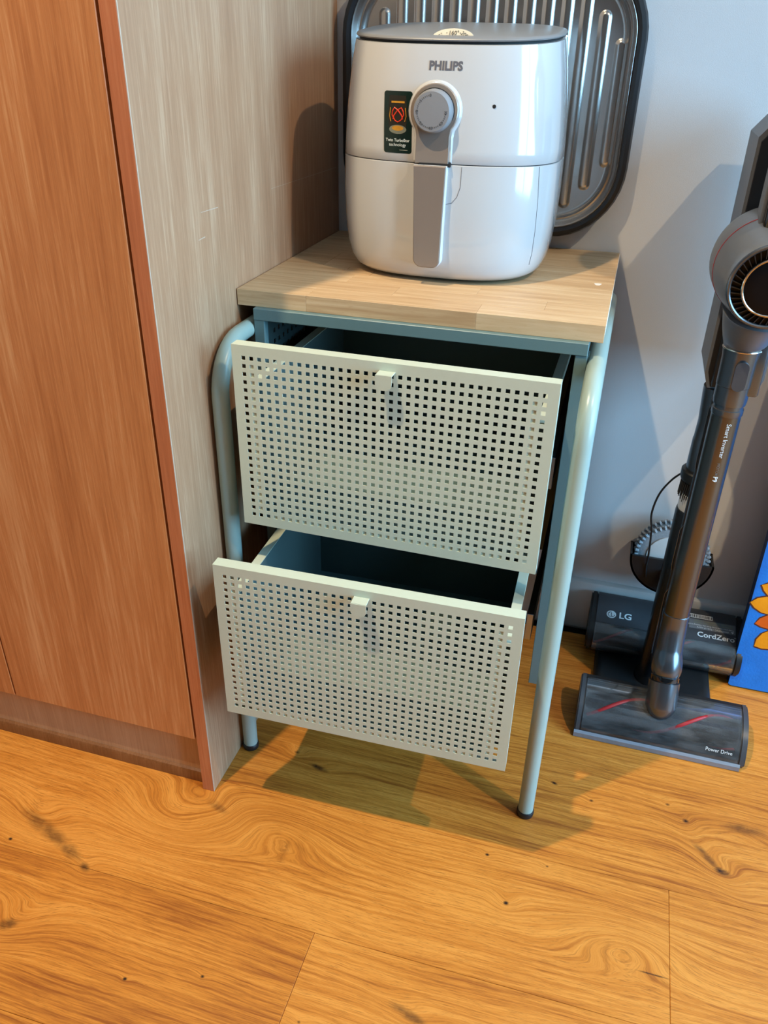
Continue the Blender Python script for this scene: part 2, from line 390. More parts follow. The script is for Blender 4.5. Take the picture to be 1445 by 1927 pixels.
for r in range(-16, 3):
    ya = seam0 + r*rowh; yb = ya+rowh
    # row r=0 lies between seam0 and the next seam towards the wall; the two joints the photo shows are in rows -1 and -2
    js = {-1: [66.0, -120], -2: [22.4, 170], 0: [-60, 130], 1: [118, -30], 2: [20, 160]}.get(r, [(r*67) % 150-60, (r*67) % 150+110])
    xs = sorted([W0] + [j for j in js if W0 < j < W1] + [W1])
    if yb + slope*W1 > 0:
        yb = -.6 - slope*W1
        if ya > yb-2: continue
    for a, b in zip(xs, xs[1:]): plank(a, b, ya, yb)
struct(MB().box(W0-6, W1+6, 0, 10, -4, ZC).build('wall_back', MAT['wall'], smooth=0))
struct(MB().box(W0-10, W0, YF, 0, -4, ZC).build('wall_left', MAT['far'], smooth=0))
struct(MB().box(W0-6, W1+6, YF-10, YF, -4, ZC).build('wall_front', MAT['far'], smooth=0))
struct(MB().box(W0-10, W1+10, YF-10, 10, ZC, ZC+6).build('ceiling', MAT['ceil'], smooth=0))
m = MB()
m.box(WX, WX+10, YF, WY0, -4, ZC); m.box(WX, WX+10, WY1, 0, -4, ZC); m.box(WX, WX+10, WY0, WY1, -4, WZ0); m.box(WX, WX+10, WY0, WY1, WZ1, ZC)
struct(m.build('wall_right', MAT['wall'], smooth=0))
m = MB()
for y in (WY0+2.5, (WY0+WY1)/2, WY1-2.5): m.box(WX+2, WX+7, y-2.5, y+2.5, WZ0, WZ1, .3)
m.box(WX+2, WX+7, WY0, WY1, WZ0, WZ0+6, .3); m.box(WX+2, WX+7, WY0, WY1, WZ1-6, WZ1, .3)
struct(m.build('window_1', MAT['frame']))
# baseboard with an eased top
m = MB(); pf = [(0, 0), (-1.3, 0), (-1.3, 9.9), (-1.05, 10.4), (-.6, 10.6), (0, 10.6)]
m.prism(pf, lambda a, b: (0.06, a-.01, b), lambda a, b: (W1-.05, a-.01, b))
struct(m.build('baseboard_back', MAT['base']))

# ================================================================== TALL CABINET (left)
cab = thing('tall_cabinet', 'tall walnut laminate cabinet with flat handleless doors beside the drawer unit', 'cabinet', (-30, -30, 0))
PF = -59.3
m = MB().box(-1.86, 0, PF+.12, -.05, .02, 240, .05, 1); m.build('side_panel', MAT['side'], cab)
MB().box(-1.84, -.06, PF, PF+.12, .02, 240, .03, 1).build('edge_band', MAT['edge'], cab)
MB().box(-.055, .012, PF+.01, PF+.16, .05, 240).build('edge_line', MAT['bandw'], cab)
MB().box(-99.8, -1.9, PF+2.6, -.1, 9.4, 239.9).build('carcass', MAT['dark'], cab, smooth=0)
xs = [-2.22, -32.95, -65.5, -98]
for a, b in zip(xs, xs[1:]):
    MB().box(b+.26, a, PF+.05, PF+1.95, 10.15, 239, .07, 1).build('door', MAT['door'], cab)
MB().box(-99.5, -1.9, -57.6, -55.9, .02, 9.6, .1, 1).build('plinth', MAT['plinth'], cab)
m = MB(); pf = [(-57.6, .03), (-58.2, .03), (-58.2, 1.5), (-58.0, 1.9), (-57.6, 2.1)]
m.prism(pf, lambda a, b: (-99.5, a, b), lambda a, b: (-1.9, a, b)); m.build('plinth_strip', MAT['plinth2'], cab)

for (a, b, c, d, w) in ((-27.4, 81.3, -1.4, 81.0, .05), (-47.3, 81.45, -43.1, 81.36, .08), (-48.4, 78.62, -46.8, 78.7, .1)):
    m = MB(); m.prism([(a, b-w/3), (c, d-w/2), (c, d+w/2), (a, b+w/3)], lambda y, z: (.002, y, z), lambda y, z: (.012, y, z)); m.build('scratch', MAT['bandw'], cab, 0)

# ================================================================== DRAWER UNIT
un = thing('drawer_unit', 'sage green metal drawer unit with two pulled out perforated drawers on tube legs', 'drawer unit', (23.5, -25, 0))
BX0, BX1, BY, BTZ = 2.6, 44.45, -40.7, 69.05
PZ, PW = 17.5, 1.4
for x0 in (BX0, BX1-PW):
    MB().box(x0, x0+PW, BY, BY+1.2, PZ, BTZ-1.5, .06, 1).build('front_post', MAT['sage_body'], un)
    MB().box(x0, x0+PW, -4.2, -3, PZ, BTZ-1.5, .06, 1).build('rear_post', MAT['sage_body'], un)
MB().box(BX0, BX1, BY-.15, BY+1.6, BTZ-1.5, BTZ, .08, 1).build('front_beam', MAT['sage_body'], un)
MB().box(BX0, BX1, -4.2, -3, BTZ-1.5, BTZ, .08, 1).build('rear_beam', MAT['sage_body'], un)
for x0 in (BX0, BX1-.9):
    o = MB().box(x0, x0+.9, BY+1.25, -4.3, BTZ-1.4, BTZ, .05, 1).build('top_rail', MAT['sage_body'], un)
    MB().box(x0, x0+.9, BY+1.25, -4.3, PZ, PZ+1.5, .05, 1).build('bottom_rail', MAT['sage_body'], un)
def perf_sheet(x0, z0, nx, nz, pitch, hole, bx0, bx1, bz0, bz1, y0, y1, skip=None):
    """sheet in the xz plane with a grid of square holes"""
    m = MB(); bm = m.bm
    xs = [bx0]; zs = [bz0]
    for i in range(nx): xs += [x0+i*pitch-hole/2, x0+i*pitch+hole/2]
    for k in range(nz): zs += [z0+k*pitch-hole/2, z0+k*pitch+hole/2]
    xs.append(bx1); zs.append(bz1)
    F = [[bm.verts.new((x, y0, z)) for z in zs] for x in xs]; B = [[bm.verts.new((x, y1, z)) for z in zs] for x in xs]
    hole_ = lambda i, k: i % 2 == 1 and k % 2 == 1 and 0 < i < len(xs)-1 and 0 < k < len(zs)-1
    for i in range(len(xs)-1):
        for k in range(len(zs)-1):
            if hole_(i, k):
                q = [(i, k), (i+1, k), (i+1, k+1), (i, k+1)]
                for a, b in zip(q, q[1:]+q[:1]):
                    bm.faces.new((F[a[0]][a[1]], F[b[0]][b[1]], B[b[0]][b[1]], B[a[0]][a[1]]))
            else:
                bm.faces.new((F[i][k], F[i+1][k], F[i+1][k+1], F[i][k+1]))
                bm.faces.new((B[i][k], B[i][k+1], B[i+1][k+1], B[i+1][k]))
    n, q = len(xs)-1, len(zs)-1
    for i in range(n):
        bm.faces.new((F[i][0], B[i][0], B[i+1][0], F[i+1][0])); bm.faces.new((F[i][q], F[i+1][q], B[i+1][q], B[i][q]))
    for k in range(q):
        bm.faces.new((F[0][k], F[0][k+1], B[0][k+1], B[0][k])); bm.faces.new((F[n][k], B[n][k], B[n][k+1], F[n][k+1]))
    return m
# perforated side sheets (seen edge-on and through the gap under the beam)
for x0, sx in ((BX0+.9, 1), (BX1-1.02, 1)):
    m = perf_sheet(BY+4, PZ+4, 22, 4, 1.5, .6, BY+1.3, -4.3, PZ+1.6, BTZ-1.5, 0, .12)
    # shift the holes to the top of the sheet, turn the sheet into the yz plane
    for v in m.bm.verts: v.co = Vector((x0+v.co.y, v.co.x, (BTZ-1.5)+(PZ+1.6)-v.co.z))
    m.build('side_sheet', MAT['sage_shaded'], un, smooth=0)
MB().box(BX0+PW, BX1-PW, -3.6, -3.45, PZ, BTZ-1.5).build('back_sheet', MAT['sage_shaded'], un, smooth=0)
# side frames: one bent tube each, with black feet
def bent(x):
    P = [(x, -49.2, .7), (x, -49.2, 30), (x, -49.2, 60)]
    for k in range(1, 10):
        a = math.radians(90*k/9); P.append((x, -49.2+6.2*(1-math.cos(a)), 60+6.2*math.sin(a)))
    P.append((x, -25, 66.2)); P.append((x, -10.2, 66.2))
    for k in range(1, 10):
        a = math.radians(90*k/9); P.append((x, -10.2+6.2*math.sin(a), 66.2-6.2*(1-math.cos(a))))
    P += [(x, -4.0, 30), (x, -4.0, .7)]
    return P
for x in (1.48, 45.58):
    fr = MB().tube(bent(x), 1.1, 24).build('side_frame', MAT['sage_d'], un, smooth=60)
    for y in (-49.2, -4.0):
        MB().lathe((x, y, 0), (0, 0, 1), [(1.0, .01), (1.22, .1), (1.26, .5), (1.26, .85), (1.12, 1.05)], 24).build('foot_cap', MAT['rubber'], fr)
for x, d in ((BX0, -1), (BX1, 1)):
    for y in (-38, -8): MB().box(min(x, x+d*.1)-.05, max(x, x+d*.1)+.05, y-1.2, y+1.2, 65.4, 67, .03, 1).build('frame_bracket', MAT['sage_body'], un)
# drawers
XD, MXm, MZm = 6.04, 1.46, 1.53
def drawer(y, ztop, yawd, rails):
    holes = (XD, ztop-21, 36, 22, 1.0, .5)
    x0, x1, z0, z1 = XD-MXm, XD+35+MXm, ztop-21-MZm, ztop+MZm
    cx = (x0+x1)/2
    rot = Matrix.Translation((cx, y, 0)) @ Matrix.Rotation(yawd, 4, 'Z') @ Matrix.Translation((-cx, -y, 0))
    def fin(m, name, mat, par, sm=30):
        for v in m.bm.verts: v.co = rot @ v.co
        return m.build(name, mat, par, sm)
    m = perf_sheet(*holes, x0, x1, z0, z1, y, y+.1)
    t = 1.6
    m.box(x0, x1, y+.1, y+t, z1-.1, z1); m.box(x0, x1, y+.1, y+t, z0, z0+.1)
    m.box(x0, x0+.1, y+.1, y+t, z0+.1, z1-.1); m.box(x1-.1, x1, y+.1, y+t, z0+.1, z1-.1)
    fr = fin(m, 'drawer_front', MAT['sage'], un, 0)
    # pull tab: folds forward from the front and down, rounded lower corners
    hz = z1-.95; m = MB()
    m.box(cx-.95, cx+.95, y-1.5, y-.001, hz-.12, hz, .03, 1)
    pl_ = [(cx-.95, hz), (cx-.95, hz-1.0)] + [(cx-.95+.75*(1-math.cos(math.radians(a))), hz-1.0-.75*math.sin(math.radians(a))) for a in (20, 40, 60, 80, 90)] + \
          [(cx+.95-.75*(1-math.cos(math.radians(a))), hz-1.0-.75*math.sin(math.radians(a))) for a in (90, 80, 60, 40, 20)] + [(cx+.95, hz-1.0), (cx+.95, hz)]
    m.prism(pl_, lambda a, b: (a, y-1.55, b), lambda a, b: (a, y-1.43, b))
    fin(m, 'pull_tab', MAT['sage'], fr)
    # tray behind the front
    D = 33; zf = ztop-20.4; zt = z1-5.3
    m = MB(); m.box(x0+2.15, x1-2.15, y+.25, y+D, zf-.1, zf)
    fin(m, 'drawer_floor', MAT['sage_body'], un, 0)
    for s in (0, 1):
        X = (lambda v: x0+v) if s == 0 else (lambda v: x1-v)
        bx = lambda a, b: (min(X(a), X(b)), max(X(a), X(b)))
        m = MB()
        m.box(*bx(2.1, 2.2), y+1.62, y+D, zf, zt-.1); fin(m, 'drawer_wall', MAT['drawer_in_shaded'], un, 0); m = MB()
        m.box(*bx(.97, 2.2), y+1.62, y+D, zt-.1, zt)
        m.box(*bx(.97, 1.05), y+1.62, y+D, zt-1.2, zt-.1)
        fin(m, 'drawer_lip', MAT['sage'], un, 0)
        m = MB(); m.box(*bx(2.12, 2.82), y+.13, y+.2, ztop-20.5, ztop-.45); fin(m, 'side_flange', MAT['sage'], un, 0)
        m = MB(); m.box(*bx(1.06, 2.08), y+1.62, y+1.7, zf, zt-.12); fin(m, 'shade_plate', MAT['sage_shaded'], un, 0)  # dark plate added so the outer hole columns read as shade
        m = MB(); m.box(*bx(.1, 1.0), max(y+3, BY+1.3), -6, zf+3, zf+7.5, .05, 1); m.build('slide_rail', MAT['zinc'], un)
    m = MB(); m.box(XD+2.6, XD+32.4, y+.13, y+.2, ztop-21.4, ztop-20.5); fin(m, 'floor_flange', MAT['sage'], un, 0)
    m = MB(); m.box(x0+2.2, x1-2.2, y+D-.1, y+D, zf, zt); fin(m, 'drawer_back', MAT['sage_shaded'], un, 0)
drawer(-51.63, 66.42, -.009, 0)
drawer(-60.42, 41.70, .022, 1)

# ================================================================== BUTCHER BLOCK TOP
top = thing('worktop', 'pale beech butcher block worktop lying on the drawer unit', 'worktop', (23, -20, 69.26))
TX0, TX1, TY0, TY1, TZ0, TZ1 = .14, 45.95, -40.0, -.35, 69.06, 71.1
nrow = 10; dy = (TY1-TY0)/nrow
for r in range(nrow):
    cuts = {0: [9.5, 31.0], 1: [19.5, 38.5], 2: [12, 29.5]}.get(r, sorted(random.sample([6, 10, 14, 19, 23, 27, 33, 38], 2)))
    xs = [TX0]+cuts+[TX1]
    for a, b in zip(xs, xs[1:]):
        m = MB(); g = .004
        m.box(a+(g if a > TX0 else 0), b-(g if b < TX1 else 0), TY0+r*dy+(g if r else 0), TY0+(r+1)*dy-(g if r < nrow-1 else 0), TZ0, TZ1, .035, 1)
        m.build('stave', MAT['beech'], top)
blob = [(math.cos(a)*(.42+.12*math.sin(3*a))+43.9, math.sin(a)*(.7+.15*math.cos(2*a))-21.3) for a in [k*math.pi/9 for k in range(18)]]
MB().prism(blob, lambda a, b: (a, b, TZ1+.002), lambda a, b: (a, b, TZ1+.03)).build('paint_spot', MAT['paint'], top)
MB().box(TX1-.02, TX1+.05, TY0+.3, TY1, TZ0+.9, TZ1-.08, .02, 1).build('worn_paint_edge', MAT['paint'], top)

# ================================================================== AIR FRYER
CX, CY = 22.65, -17.05
ZB = TZ1
PROF = [(ZB+.35, 11.6), (ZB+.55, 12.3), (ZB+1.1, 13.0), (ZB+2.2, 13.55), (ZB+4, 13.95), (ZB+7, 14.25), (ZB+10.5, 14.38), (ZB+14.6, 14.34), (ZB+18, 14.18), (ZB+21, 13.92), (ZB+24, 13.55), (ZB+26.3, 13.15), (ZB+27.1, 12.98)]
NE = 2.75
def hw(z):
    if z <= PROF[0][0]: return PROF[0][1]
    for (a, p), (b, q) in zip(PROF, PROF[1:]):
        if z <= b:
            t = (z-a)/(b-a); return p+(q-p)*t
    return PROF[-1][1]
def hd(z): return hw(z)-1.6
def se(z, a, s=1.0, dz=0, n=NE):
    c, q = math.cos(a), math.sin(a)
    e = 2/n
    return Vector((CX+math.copysign(abs(c)**e, c)*(hw(z)*s), CY+math.copysign(abs(q)**e, q)*(hd(z)*s), z+dz))
def shear(z): return max(0, min(1, (z-(ZB+15))/12.0))**1.4*.087
def ringf(z, s=1.0, n=96, dz=0):
    R = []
    for k in range(n):
        p = se(z, k*2*math.pi/n, s, dz); p.z += shear(z)*(p.y-(CY-14)); R.append(p)
    return R
def yf(x, z, off=0):
    d = min(.999, abs((x-CX)/hw(z)))
    return CY-hd(z)*(1-d**NE)**(1/NE)-off
def smooth_levels(z0, z1, n):
    return [z0+(z1-z0)*k/n for k in range(n+1)]
fry = thing('air_fryer', 'glossy white air fryer with grey lid and timer knob standing on the worktop', 'air fryer', (CX, CY, ZB))
SEAM = ZB+14.75
lv = [ZB+.35, ZB+.45, ZB+.55, ZB+.8, ZB+1.1, ZB+1.6, ZB+2.2, ZB+3, ZB+4, ZB+5.5, ZB+7, ZB+8.7, ZB+10.5, ZB+12.5, SEAM-.14]
MB().loft([ringf(z, 1) for z in lv] + [ringf(SEAM-.08, .994)]).build('basket_drawer', MAT['white'], fry, smooth=50)
MB().loft([ringf(SEAM-.2, .985), ringf(SEAM+.2, .985)]).build('seam_gap', MAT['dark'], fry)
lv = [SEAM+.03, SEAM+.10, ZB+16.2, ZB+18, ZB+19.5, ZB+21, ZB+22.5, ZB+24, ZB+25.2, ZB+26.3, ZB+26.9, ZB+27.05]
MB().loft([ringf(SEAM+.02, .994)]+[ringf(z) for z in lv[1:]]+[ringf(ZB+27.1, .985)]).build('upper_housing', MAT['white'], fry, smooth=50)
MB().loft([ringf(ZB+27.0, .965), ringf(ZB+27.5, .965)]).build('lid_gap', MAT['dark'], fry)
LZ = ZB+27.1
lid = MB().loft([ringf(LZ, .965, dz=.28), ringf(LZ, .992, dz=.32), ringf(LZ, .998, dz=.46), ringf(LZ, .99, dz=.64), ringf(LZ, .95, dz=.76), ringf(LZ, .6, dz=.98), ringf(LZ, .2, dz=1.05)]).build('lid', MAT['greyl'], fry, smooth=50)
MB().loft([ringf(ZB+.36, .9), ringf(ZB+.005, .88)][::-1]).build('foot_ring', MAT['black'], fry)
# side seam of the pull-out basket
m = MB(); P = []
for k in range(15):
    z = SEAM-.2-k*.86; a = -.62+.006*k; p = se(z, a, 1.0005); P.append(p)
m.tube(P, .035, 6); m.build('basket_seam', MAT['ink'], fry)
# temperature dial on the lid front: upright half disc facing forward
dcx, dy0, dz0 = 23.6, -27.2, LZ+.72
seg = [(dcx+2.55*math.cos(a)*1.0, 1.25*math.sin(a)**.9) for a in [math.pi*k/20 for k in range(21)]]
di = MB().loft([[Vector((x, dy0+h*.55, dz0+h*.92)) for x, h in seg], [Vector((x*.98+dcx*.02, dy0+.5+h*.75, dz0+h*.93)) for x, h in seg], [Vector((x*.7+dcx*.3, dy0+6, dz0+.35)) for x, h in seg]]).build('temperature_dial', MAT['cream'], lid)
def dial_fn(x, h): return (dcx+x, dy0+h*.55-.06, dz0+h*.92)
text_mb('160°', .66, lambda x, y: dial_fn(x+.05, y+.74), bold=.01).build('dial_print', MAT['inkd'], lid, 0)
text_mb('200°', .64, lambda x, y: dial_fn(1.45+x*.82+y*.55, .5+y*.82-x*.5)).build('dial_print', MAT['inkd'], lid, 0)
text_mb('5°', .6, lambda x, y: dial_fn(-1.45+x*.82-y*.5, .45+y*.82+x*.5)).build('dial_print', MAT['inkd'], lid, 0)
for dx, h in ((-.78, .75), (.82, .75)):
    MB().poly([dial_fn(dx+.06*math.cos(a), h+.06*math.sin(a)) for a in [k*math.pi/4 for k in range(8)]]).build('dial_print', MAT['inkd'], lid, 0)
# handle and timer
kx, kz = 22.45, ZB+20.5
def slab(outline, o0, o1, bev=.12, inset=.1):
    """raised plate that follows the front of the body: outline in (x,z), from offset o0 to o1"""
    c = (sum(p[0] for p in outline)/len(outline), sum(p[1] for p in outline)/len(outline))
    def ins(p, d):
        v = Vector((p[0]-c[0], p[1]-c[1])); L = v.length; v *= max(0, (L-d))/L; return (c[0]+v.x, c[1]+v.y)
    r0 = [(x, yf(x, z, o0), z) for x, z in outline]; r1 = [(x, yf(x, z, o1-bev), z) for x, z in outline]
    r2 = [(x, yf(x, z, o1), z) for x, z in [ins(p, inset) for p in outline]]
    return MB().loft([r0, r1, r2], False, True)
def poly2d(pts, fn, cuts=5):
    m = MB(); m.poly([(x, 0, z) for x, z in pts])
    bmesh.ops.triangulate(m.bm, faces=m.bm.faces[:]); bmesh.ops.subdivide_edges(m.bm, edges=m.bm.edges[:], cuts=cuts, use_grid_fill=True)
    for v in m.bm.verts: v.co = Vector(fn(v.co.x, v.co.z))
    return m
def slab_tris(mb):
    bmesh.ops.triangulate(mb.bm, faces=[f for f in mb.bm.faces if len(f.verts) > 4]); return mb
def keyhole(R, wtop, zbot, n=28):
    # circle of radius R at (kx,kz) with a neck of half width wtop down to zbot
    a0 = math.acos(min(1, wtop/R)); P = []
    hwn = wtop
    st = -a0*.93; en = math.pi+a0*.93
    for k in range(n+1):
        a = st+(en-st)*k/n; P.append((kx+R*math.cos(a), kz+R*math.sin(a)))
    zz = kz-R*math.sin(a0*.93)
    L = P[-1][0]; Rr = P[0][0]
    P.append((kx-hwn*.985, zz-.9)); P.append((kx-hwn*.99, zbot)); P.append((kx+hwn*.99, zbot)); P.append((kx+hwn*.985, zz-.9))
    return P
def plane_plate(outline, y0, y1, bev=.15):
    cxx = sum(p[0] for p in outline)/len(outline); czz = sum(p[1] for p in outline)/len(outline)
    def ins(p, d):
        v = Vector((p[0]-cxx, p[1]-czz)); L = v.length; return (cxx+v.x*(L-d)/L, czz+v.y*(L-d)/L)
    r0 = [(x, y0(x, z), z) for x, z in outline]; r1 = [(x, y1(x, z)+bev, z) for x, z in outline]; r2 = [(x, y1(x, z), z) for x, z in [ins(p, bev) for p in outline]]
    return MB().loft([r0, r1, r2], False, True)
fy = lambda x, z: yf(x, z, -.3)
face = lambda off: (lambda x, z: yf(kx, z)-off)
plane_plate(keyhole(3.28, 2.45, SEAM+.05), fy, face(.28), .3).build('timer_surround', MAT['white'], fry, 50)
plane_plate(keyhole(2.92, 2.08, SEAM+.02), fy, face(.55), .1).build('timer_plate', MAT['taupe'], fry, 40)
ky = yf(kx, kz)-.55
kn = MB().lathe((kx, ky, kz), (0, -1, .0), [(2.38, 0), (2.36, .5), (2.26, 1.25), (2.12, 1.42), (1.0, 1.46)], 48).build('timer_knob', MAT['greyk'], fry, 40)
MB().ring((kx, ky-.02, kz), (0, -1, 0), 2.42, .06).build('knob_gap', MAT['dark'], fry)
for i, t in enumerate(['0', '5', '10', '15', '20', '25', '30']):
    a = math.radians(95+i*44.0); R = 1.72
    ca, sa = math.cos(a), math.sin(a)
    text_mb(t, .42, lambda x, y: (kx+R*ca+x*sa+y*ca, ky-1.475, kz+R*sa-x*ca+y*sa)).build('knob_print', MAT['inkd'], kn, 0)
    if i < 6:
        m = MB()
        for q in range(1, 6):
            b = a+math.radians(44.0*(q+.0)/6); c, s_ = math.cos(b), math.sin(b)
            m.poly([(kx+(R+p)*c-w*s_, ky-1.475, kz+(R+p)*s_+w*c) for p, w in ((-.07, -.03), (.07, -.03), (.07, .03), (-.07, .03))])
        m.build('knob_print', MAT['inkd'], kn, 0)
hx = kx
def hout(top, bot, zt, zb, r=.9):
    P = [(hx+top, zt), (hx-top, zt)]
    for k in range(7):
        a = math.radians(180+90*k/6); P.append((hx-bot+r+r*math.cos(a), zb+r+r*math.sin(a)))
    for k in range(7):
        a = math.radians(270+90*k/6); P.append((hx+bot-r+r*math.cos(a), zb+r+r*math.sin(a)))
    return P
hface = lambda x, z: yf(hx, min(z, ZB+12))-.9-1.0*max(0, 1-((z-(ZB+8))/9)**2)
plane_plate(hout(2.05, 1.78, SEAM-.12, ZB+2.35, 1.1), fy, lambda x, z: hface(x, z)+.35, .1).build('handle_body', MAT['whitec'], fry, 40)
plane_plate(hout(1.98, 1.72, SEAM-.12, ZB+2.42, 1.05), lambda x, z: hface(x, z)+.36, hface, .12).build('handle', MAT['taupe'], fry, 40)
MB().box(hx-1.5, hx+2.35, yf(hx, SEAM)-.62, yf(hx, SEAM)+.3, SEAM-.28, SEAM+.1).build('handle_gap', MAT['dark'], fry)
m = MB(); P = [(hx+3.7, SEAM-.25), (hx+3.65, SEAM-2.6), (hx+3.3, SEAM-3.7), (hx+2.7, SEAM-4.4), (hx+2.0, SEAM-4.6)]
m.tube([(x, yf(x, z)-.0, z) for x, z in P], .03, 6); m.build('release_cover_edge', MAT['ink'], fry)
MB().cyl((29.35, yf(29.35, ZB+21.15)+.15, ZB+21.15), (29.35, yf(29.35, ZB+21.15)-.07, ZB+21.15), .21, n=16).build('pilot_light', MAT['dark'], fry)
text_mb('PHILIPS', 1.28, lambda x, y: (23.35+x*.95, yf(23.35+x*.95, ZB+25.15+y)-.06, ZB+25.15+y), bold=.04, space=1.03).build('brand_print', MAT['ink'], fry, 0)
# sticker
lx, lz = 17.85, ZB+19.05; LWd, LH = 3.65, 6.75
tl = .03
def lab(pts, off): return [(lx+x-.035*z, yf(lx+x-.035*z, lz+z)-off, lz+z) for x, z in pts]
rr = rrect(0, 0, LWd, LH, .32)
st = poly2d(rr, lambda x, z: lab([(x, z)], .03)[0], 7).build('sticker', MAT['lab'], fry, 0)
ell = lambda cx, cz, a, b, n=20: [(cx+a*math.cos(k*2*math.pi/n), cz+b*math.sin(k*2*math.pi/n)) for k in range(n)]
def dec(pts, mat, off=.045): poly2d(pts, lambda x, z: lab([(x, z)], off)[0], 4).build('sticker_print', mat, st, 0)
dec([(-1.15, 2.9), (1.0, 2.9), (1.2, 1.0), (1.1, -.4), (.6, -1.25), (-.6, -1.25), (-1.15, -.4), (-1.25, 1.0)], MAT['labk'], .04)
dec(ell(0, -.75, 1.12, .5), MAT['labg'], .045); dec(ell(0, -.62, .75, .28), MAT['labo'], .05)
dec([(-.85, 2.1), (.85, 2.1), (.85, 2.3), (-.85, 2.3)], MAT['labo'], .05)
def strip(p, w, mat, off=.052):
    m = MB(); m.tube([lab([q], off)[0] for q in p], w, 6); m.build('sticker_print', mat, st)
strip([(-.95, 1.6), (-1.08, .7), (-.9, .1)], .05, MAT['labo']); strip([(.95, 1.6), (1.08, .7), (.9, .1)], .05, MAT['labo'])
strip([(-.7, 1.2), (-.45, 1.6), (0, 1.35), (.55, .7), (.6, .35)], .08, MAT['labr']); strip([(.7, 1.2), (.45, 1.6), (0, 1.35), (-.5, .75), (-.6, .35)], .08, MAT['labr'])
strip([(-.7, 1.2), (-.75, .8), (-.35, .2), (0, .05), (.4, .25), (.75, .8), (.7, 1.2)], .06, MAT['labr'])
lt = lambda s, sz, x0, z0, mat, bold=0: text_mb(s, sz, lambda x, y: lab([(x0+x, z0+y)], .055)[0], bold=bold).build('sticker_text', mat, st, 0)
lt('Twin TurboStar', .48, .0, -1.95, MAT['labw'], .01); lt('technology', .5, .0, -2.45, MAT['labw']); strip([(.25, -3.02), (1.3, -3.02)], .035, MAT['labg'])

# ================================================================== OVEN TRAY hung on the wall
TCX, TCZ, TW, TH, TR = 23.4, 91.4, 43.4, 36.4, 10.2
tr = thing('oven_tray', 'ribbed steel oven tray with thick black rim hung on the wall behind the air fryer', 'tray', (TCX, -1, TCZ-TH/2))
def rrf(d, n=10): return rrect(TCX, TCZ, TW-2*d, TH-2*d, max(.5, TR-d), n)
m = MB(); secs = [(0, -1.6), (-.05, -2.5), (.2, -3.1), (.75, -3.25), (1.2, -3.05), (1.35, -2.6)]
m.loft([[(x, y, z) for x, z in rrf(d)] for d, y in secs]+[[(x, -2.0, z) for x, z in rrf(.7)]], False, False).build('rim', MAT['rubber'], tr)
m = MB(); secs = [(1.15, -2.8), (1.45, -2.95), (1.7, -2.75), (1.9, -2.0), (2.25, -1.75), (2.5, -1.8), (2.7, -1.35), (3.05, -1.0), (3.3, -.95)]
m.loft([[(x, y, z) for x, z in rrf(d, 12)] for d, y in secs], False, True)
m.loft([[(x, y, z) for x, z in rrf(d, 12)] for d, y in [(.9, -2.7), (3.0, -.75), (3.2, -.7)]], False, True)
m.build('pan', MAT['tray'], tr, 40)
pitch = 2.62
for k in range(-7, 8):
    x = TCX+k*pitch; ex = max(0, abs(k)-4); half = 15.2-{0: 0, 1: .9, 2: 3.6, 3: 6.9}[ex]; w = .92
    m = MB(); rings = []
    for wd, hh, h in [(w, 0, -.94), (w-.1, .1, -.975), (w-.3, .3, -1.11), (w-.5, .5, -1.24), (w-.62, .62, -1.27)]:
        o = rrect(x, TCZ, 2*wd, 2*(half-hh), wd*.97, 5); rings.append([(a, h, b) for a, b in o])
    m.loft(rings, False, True); m.build('rib', MAT['tray'], tr, 50)
MB().box(TCX-2, TCX+2, -2.2, -.02, TCZ+TH/2-1.6, TCZ+TH/2-1.0, .1, 1).build('wall_hook', MAT['silver'], tr)

# ================================================================== VACUUM STAND
VX, VY = 63.7, -20.5
sd = thing('vacuum_stand', 'black floor standing vacuum charging stand with tall grey sided column by the wall', 'vacuum stand', (63.5, -11, 0))
m = MB(); rings = []
for d, z in [(.0, .02), (0, .8), (.25, 1.4), (.9, 1.75), (1.4, 1.8)]:
    rings.append([(x, y, z) for x, y in rrect(63.2, -11.95, 20.0-2*d, 18.2-2*d, 1.6, 5)])
m.loft(rings).build('stand_base', MAT['black'], sd, 40)
PX, PY = 63.3, -14.2
MB().lathe((PX, PY, 1.7), (0, 0, 1), [(3.3, 0), (3.2, .6), (2.65, 1.8), (2.6, 10), (2.6, 34.0), (2.5, 34.5)], 32).build('pole', MAT['polebk'], sd)
# docking rail between pole and vacuum tube
m = MB(); m.box(61.7, 65.4, -18.4, -17.3, 8, 57.2, .3, 2); m.build('docking_rail', MAT['black'], sd)
for zz, ll in ((10, 14), (27, 9), (45, 11)):
    m = MB(); m.tube([(61.75, -18.3, zz), (61.6, -18.45, zz+1), (61.6, -18.45, zz+ll-1.5), (62.2, -18.5, zz+ll)], .12, 8); m.build('rail_edge', MAT['metal'], sd)
# upper housing: grey sides, black front
hp = [(60.3, 58.6), (61.0, 56.6), (67.5, 56.6), (68.2, 58.6), (68.2, 89.3), (65.8, 92.3), (62.7, 92.3), (60.3, 89.3)]
m = MB(); m.prism(hp, lambda a, b: (a, -5.2, b), lambda a, b: (a, -15.6, b)); m.build('column_shell', MAT['grey'], sd, 20)
hi = [(60.7, 59.0), (61.3, 57.0), (67.2, 57.0), (67.8, 59.0), (67.8, 88.8), (65.5, 91.7), (63.0, 91.7), (60.7, 88.8)]
m = MB(); m.prism(hi, lambda a, b: (a, -15.0, b), lambda a, b: (a, -16.2, b)); m.build('column_front', MAT['black'], sd, 20)
m = MB(); m.box(61.3, 66.5, -17.4, -16.1, 57.3, 67, .3, 2); m.build('latch_plate', MAT['black'], sd)
